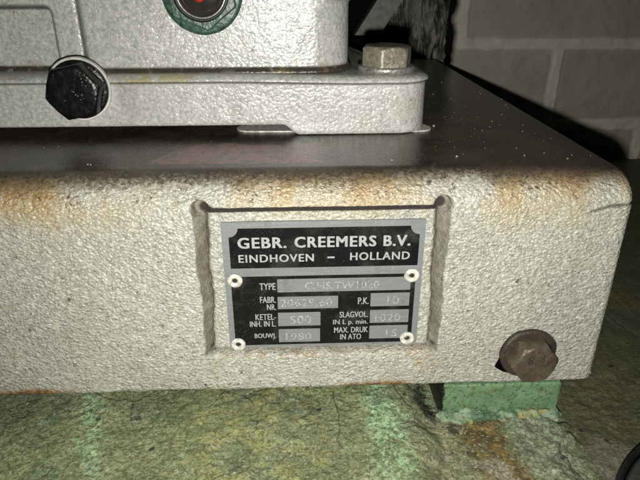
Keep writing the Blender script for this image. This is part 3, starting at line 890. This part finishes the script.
edge = 1 - sstep(0.0, .0045, WX - .1870 + .002 * fbm(0, 0, WZ, 60, 97, 3))
bid = course * 17 + np.floor((WX - st) / Lb)
tone = _hash(bid, bid * 0, bid * 0, 5) * .5 + .5
dep = -.0022 * joint + .0010 * fbm(WX, 0, WZ, 60, 99, 3) + .0008 * (tone - .5)
dep = dep + .0026 * (1 - sstep(.0, .0035, np.abs(dj - BED / 2 - .0005))) * .4
ex_ = .004 * fbm(0, WZ, 0, 45, 101, 3) * (1 - sstep(0, .006, WX - .1870))
ox = WX + ex_
front_g = np.stack([ox, WY + dep + .010 * (1 - sstep(0, .004, WX - .1870)) ** 2 , WZ], -1)
# return face and back so that the pier has thickness
ret = np.stack([np.full_like(WX[:1], .187) + .06 + ex_[:1], np.full_like(WX[:1], WY + .11), WZ[:1]], -1)
P = np.concatenate([ret, front_g], 0)
z1 = np.zeros_like(WX[:1])
wall = grid_obj('brick_wall', P, M['wall'], None, {'joint': np.concatenate([z1 + .3, joint], 0), 'tone': np.concatenate([z1, tone], 0)}, flip=False)
tag(wall, 'wall of large grey brown bricks with pale mortar joints behind the base', 'wall')

# ------------------------------------------------------------------ green foot below the base
padt = thing('support_foot', 'small bright green painted steel foot under the right end of the cream base', 'foot', (.099, .08, -.022))
v, f = rbox(.0652, .1322, -.0008, .16, -.0245, -.0002, .0014, .003)
v = rough_up(v, .00022, 180, 111)
v[:, 2] = np.minimum(v[:, 2], -.0001)
mesh_obj('foot_block', v, f, M['pad'], padt)
# lumpy mortar fillet along its lower front
fx2 = np.linspace(.0628, .1345, 150); ta = np.linspace(-.15 * PI, 1.05 * PI, 22)
FXX, TA = np.meshgrid(fx2, ta, indexing='ij')
endt = np.minimum(sstep(0, .004, FXX - .0628), sstep(0, .004, .1345 - FXX)) * .8 + .2
r_ = (.0036 + .0013 * fbm(FXX, TA * .01, 0, 160, 121, 3) + .0006 * vnoise(FXX, TA * .004, 0, 600, 125)) * endt
FV = np.stack([FXX, -.0022 - r_ * 1.25 * np.cos(TA), -.0208 + .0012 * fbm(FXX, 0, 0, 60, 127, 2) + r_ * np.sin(TA)], -1)
v, f = loft([list(map(tuple, L)) for L in FV])
mesh_obj('mortar_fillet', v, f, M['fillet'], padt)

# round cap lying at the lower right
fc = Frame((.2105, -.1066, -.030), (0, 0, 1), (1, 0, 0))
cap = thing('round_cap', 'dark grey round cap with glossy black rim on the floor by the base', 'cap', (.2105, -.1066, -.030))
v, f = lathe(fc, [(.0895, 0), (.0900, .010), (.0896, .0125), (.0885, .0136), (.0872, .0130), (.0866, .0105)], 160, True, False)
mesh_obj('rim', v, f, M['rubber'], cap)
v, f = lathe(fc, [(.0868, .0112), (.084, .0122), (.05, .0136), (.001, .0140)], 120)
mesh_obj('disc', v, f, M['capgrey'], cap)

# crumbs of grit on the oily top
parts = []
for i in range(420):
    x = random.uniform(-.17, .146); y = random.uniform(.024, .30)
    if y > .074 and x < .066: continue
    if x < .03 and random.random() < .8: continue
    s = random.choice([.00016, .0002, .0002, .00025, .0003, .0003, .0004, .0006]) * random.uniform(.7, 1.2)
    c = Vector((x, y, ZT + s * .35 - .0022 * float(sstep(.10, .149, x))))
    a = random.uniform(0, PI)
    pv = []
    for k in range(6):
        t = a + k * PI / 3; q = s * random.uniform(.6, 1.3)
        pv.append((c.x + q * math.cos(t), c.y + q * math.sin(t), c.z - s * .5))
    base_i = len(pv)
    pv += [(p[0] * .5 + c.x * .5 + random.uniform(-.3, .3) * s, p[1] * .5 + c.y * .5, c.z + s * random.uniform(.2, .7)) for p in pv[:6]]
    fcs = [(k, (k + 1) % 6, 6 + (k + 1) % 6, 6 + k) for k in range(6)] + [(6, 7, 8, 9, 10, 11)]
    parts.append((pv, fcs))
v, f = join(parts)
o = mesh_obj('grit', v, f, M['grit'], smooth=False)
tag(o, 'pale specks of grit scattered over the oily dark top of the base', 'grit')
o['kind'] = 'stuff'

# ------------------------------------------------------------------ camera, light, world
cam_loc = Vector((-.01171, -.24590, .20367))
right = Vector((0.9992, -0.0395, -0.0014)); down = Vector((-.018, -.4215, -.9066)); fwd = Vector((.0352, .9060, -.4219))
fwd.normalize(); right = (right - fwd * right.dot(fwd)).normalized(); up = right.cross(fwd)
cd = bpy.data.cameras.new('camera'); cam = bpy.data.objects.new('camera', cd); COL.objects.link(cam)
m = Matrix((right, up, -fwd)).transposed().to_4x4(); m.translation = cam_loc
cam.matrix_world = m
cd.sensor_width = 36; cd.lens = 565.41 / 640 * 36; cd.clip_start = .01; cd.clip_end = 50
scene.camera = cam

# the phone's flash beside the lens
ld = bpy.data.lights.new('phone_flash', 'SPOT'); ld.energy = 6.3; ld.shadow_soft_size = .0035
ld.color = (1, .98, .925); ld.spot_size = math.radians(125); ld.spot_blend = 1.0
lo = bpy.data.objects.new('phone_flash', ld); COL.objects.link(lo)
m2 = m.copy(); m2.translation = cam_loc + right * -.001 - up * .0245 - fwd * .004
lo.matrix_world = m2 @ Matrix.Rotation(math.radians(-5), 4, 'Y')

w = bpy.data.worlds.new('World'); scene.world = w; w.use_nodes = True
bg = w.node_tree.nodes['Background']; bg.inputs[0].default_value = (1, .97, .9, 1); bg.inputs[1].default_value = .002

vs = scene.view_settings
vs.view_transform = 'Standard'; vs.look = 'None'; vs.gamma = 1; vs.exposure = 0; vs.use_curve_mapping = False
scene.cycles.max_bounces = 5
scene.cycles.adaptive_threshold = .02
